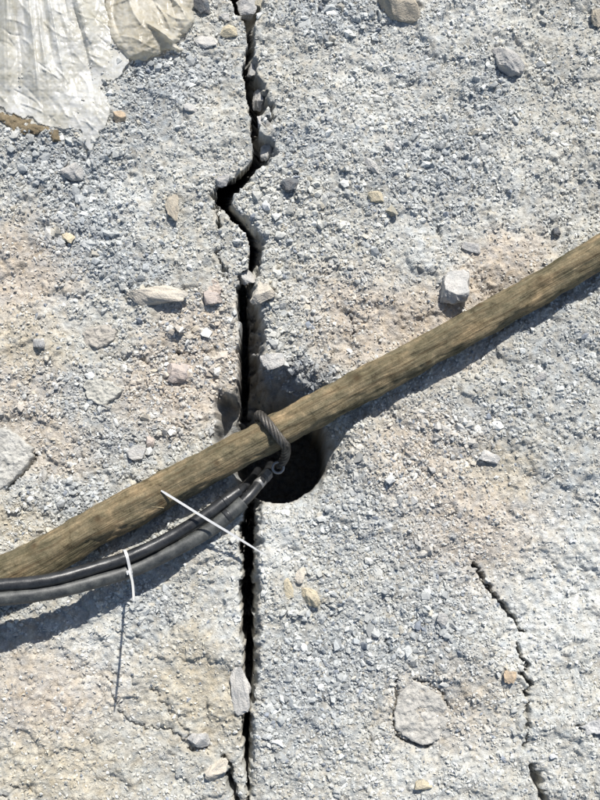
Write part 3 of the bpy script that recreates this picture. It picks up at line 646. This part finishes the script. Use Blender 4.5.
def inside(x, y, poly):
    c_ = np.zeros(x.shape, bool); P = np.array(poly, float)
    for (ax_, ay_), (bx_, by_) in zip(P, np.roll(P, -1, 0)):
        hit = ((ay_ > y) != (by_ > y)) & (x < (bx_ - ax_) * (y - ay_) / ((by_ - ay_) if by_ != ay_ else 1e-9) + ax_); c_ ^= hit
    return c_
def zflat(x, y):
    a_ = np.array([[x + .011 * i, y + .011 * j] for i in (-2, -1, 0, 1, 2) for j in (-2, -1, 0, 1, 2)])
    return float(np.clip(samp(Hm, a_[:, 0], a_[:, 1]), -.01, .1).mean())
def drape(name, poly, hfun, mat, label, cat, thick=.0003, st=.85):
    """a film cut to an outline (photograph pixels) and laid over the ground with its own folds"""
    P = np.array(poly, float); x0, y0 = P.min(0) - 4; x1, y1 = P.max(0) + 4
    gx_, gy_ = np.meshgrid(np.arange(x0, x1, st), np.arange(y0, y1, st)); sh = gx_.shape
    wx_ = gx_ + 2.2 * fbm(gx_, gy_, 9, 3, 501); wy_ = gy_ + 2.2 * fbm(gx_, gy_, 9, 3, 505)
    ins = inside(wx_, wy_, poly); dist = poly_dist(wx_, wy_, list(map(tuple, P)) + [tuple(P[0])]) * np.where(ins, 1, -1)
    hgt = hfun(gx_, gy_, np.clip(dist, 0, 99))
    V = np.zeros((*sh, 3))
    for i in range(sh[0]):
        for j in range(sh[1]):
            if dist[i, j] > -3:
                b_ = at(gx_[i, j], gy_[i, j], 0); z = zflat(b_.x, b_.y)
                V[i, j] = at(gx_[i, j], gy_[i, j], z + hgt[i, j])
    ok = ins; id_ = -np.ones(sh, int); q = ok[:-1, :-1] & ok[1:, :-1] & ok[:-1, 1:] & ok[1:, 1:]
    use = np.zeros(sh, bool)
    for a_ in (0, 1):
        for b_ in (0, 1): use[a_:sh[0] - 1 + a_, b_:sh[1] - 1 + b_] |= q
    id_[use] = np.arange(use.sum()); ii, jj = np.nonzero(q)
    fs = np.stack([id_[ii, jj], id_[ii + 1, jj], id_[ii + 1, jj + 1], id_[ii, jj + 1]], -1)
    vv = V[use]; org = np.array([*vv.mean(0)[:2], 0])
    o = link(name, mesh_np(name, vv - org, fs, mat, smooth=True), label=label, cat=cat); o.location = org
    md = o.modifiers.new('thickness', 'SOLIDIFY'); md.thickness = thick; md.offset = 0
    return o
def creases(x, y, lines):
    h = np.zeros(x.shape)
    for (ax_, ay_, bx_, by_, a_, w_, bow) in lines:
        dx, dy = bx_ - ax_, by_ - ay_; L2 = dx * dx + dy * dy; L_ = math.sqrt(L2)
        t_ = ((x - ax_) * dx + (y - ay_) * dy) / L2; s_ = (-(x - ax_) * dy + (y - ay_) * dx) / L_ + bow * np.sin(np.pi * np.clip(t_, 0, 1))
        h += a_ * np.exp(-np.abs(s_) / (w_ * (.4 + .6 * np.clip(t_, 0, 1)))) * sstep(-.15, .12, t_) * sstep(1.12, .7, t_)
    return h
rg = random.Random(21)
SHEET_LINES = []
for i in range(34):                                                        # long folds gathered above the frame
    u = rg.uniform(-30, 115); tx = u * .55 + 8; y0 = rg.uniform(-60, 25); y1 = y0 + rg.uniform(50, 120)
    X_ = lambda yy: tx + (u - tx) * (yy + 60) / 190 + 16 * (yy + 60) / 190
    SHEET_LINES.append((X_(y0), y0, X_(y1), y1, rg.choice((1, 1, -1)) * rg.uniform(.0022, .0068), rg.uniform(2.2, 7), rg.uniform(-4, 4)))
for i in range(150):                                                       # short crumples
    x0, y0 = rg.uniform(-10, 110), rg.uniform(-20, 130); an = rg.uniform(-.9, .9) + 1.2; L_ = rg.uniform(7, 32)
    SHEET_LINES.append((x0, y0, x0 + L_ * math.cos(an), y0 + L_ * math.sin(an), rg.choice((1, -1)) * rg.uniform(.0006, .0024), rg.uniform(.9, 2.8), rg.uniform(-3, 3)))
def sheet_h(x, y, d):
    lump = .016 * sstep(-5, 80, d) + .010 * sstep(60, -40, y)
    return .003 + lump + sstep(-6, 16, d) * creases(x, y, SHEET_LINES) + .0012 * fbm(x, y, 22, 2, 561)
SHEET = [(-70,-70),(92,-70),(100,-20),(106,8),(112,22),(118,40),(128,52),(129,64),(122,74),(113,82),(104,80),(100,88),(108,97),(112,108),(108,122),(100,134),(95,142),(92,158),(85,146),(80,132),(70,128),(60,128),(46,126),(30,118),(16,116),(0,106),(-70,90)]
M_FILM = film('white_film', (.88, .88, .86), (.76, .74, .66), .26, (.88, .86, .80))
drape('plastic_sheet', SHEET, sheet_h, M_FILM, 'crumpled white translucent plastic sheet in the upper left corner', 'plastic sheet')
BAG_LINES = [(148,24,181,50,.010,4,2), (128,-20,146,30,.007,5,-6), (150,30,136,58,.004,5,3), (160,-10,190,26,.006,5,5), (172,-20,180,30,-.004,4,-4), (115,-10,122,40,-.005,5,-5), (156,4,172,34,.005,3,2), (140,-5,166,14,-.004,4,3), (182,-20,192,14,.004,4,0), (120,36,150,50,.0025,4,4), (165,12,186,20,.003,3,-2)]
rg = random.Random(5)
for i in range(45):
    x0, y0 = rg.uniform(108, 190), rg.uniform(-20, 52); an = rg.uniform(0, 3.1); L_ = rg.uniform(6, 24)
    BAG_LINES.append((x0, y0, x0 + L_ * math.cos(an), y0 + L_ * math.sin(an), rg.choice((1, -1)) * rg.uniform(.0005, .0017), rg.uniform(.9, 2.6), rg.uniform(-2, 2)))
def bag_h(x, y, d):
    dome = .019 * np.sqrt(np.clip(d, 0, 26) / 26)
    return .003 + dome + sstep(0, 10, d) * creases(x, y, BAG_LINES) + .0010 * fbm(x, y, 24, 2, 571)
BAG = [(100,-60),(205,-60),(197,-6),(193,10),(196,18),(190,30),(180,38),(177,44),(184,50),(178,53),(168,49),(158,56),(144,61),(130,61),(122,52),(115,45),(108,30),(105,8)]
M_BAG = film('beige_film', (.86, .83, .75), (.70, .66, .56), .30, (.88, .84, .74))
drape('plastic_bag', BAG, bag_h, M_BAG, 'crumpled beige plastic bag beside the white sheet at the top edge', 'bag')
# torn brown fibre edge under the sheet
M_FIB, t, p = new_mat('brown_fibre'); nn = nd(t, 'ShaderNodeTexNoise', Scale=180., Detail=4.); rr_ = ramp(t, nn.outputs[0], [(.3, (.14, .105, .06)), (.7, (.40, .32, .20))]); t.links.new(rr_.outputs[0], p.inputs['Base Color']); p.inputs['Roughness'].default_value = .9
t.links.new(bump(t, nn.outputs[0], .8, .002), p.inputs['Normal'])
drape('torn_cloth', [(-60,100),(-10,112),(8,112),(24,118),(40,124),(60,130),(61,140),(52,141),(44,133),(30,136),(14,132),(0,122),(-60,116)], lambda x, y, d: .0015 + .003 * sstep(0, 6, d) + .0035 * fbm(x, y, 7, 4, 591), M_FIB, 'torn brown cloth edge sticking out below the plastic sheet', 'cloth', thick=.001)
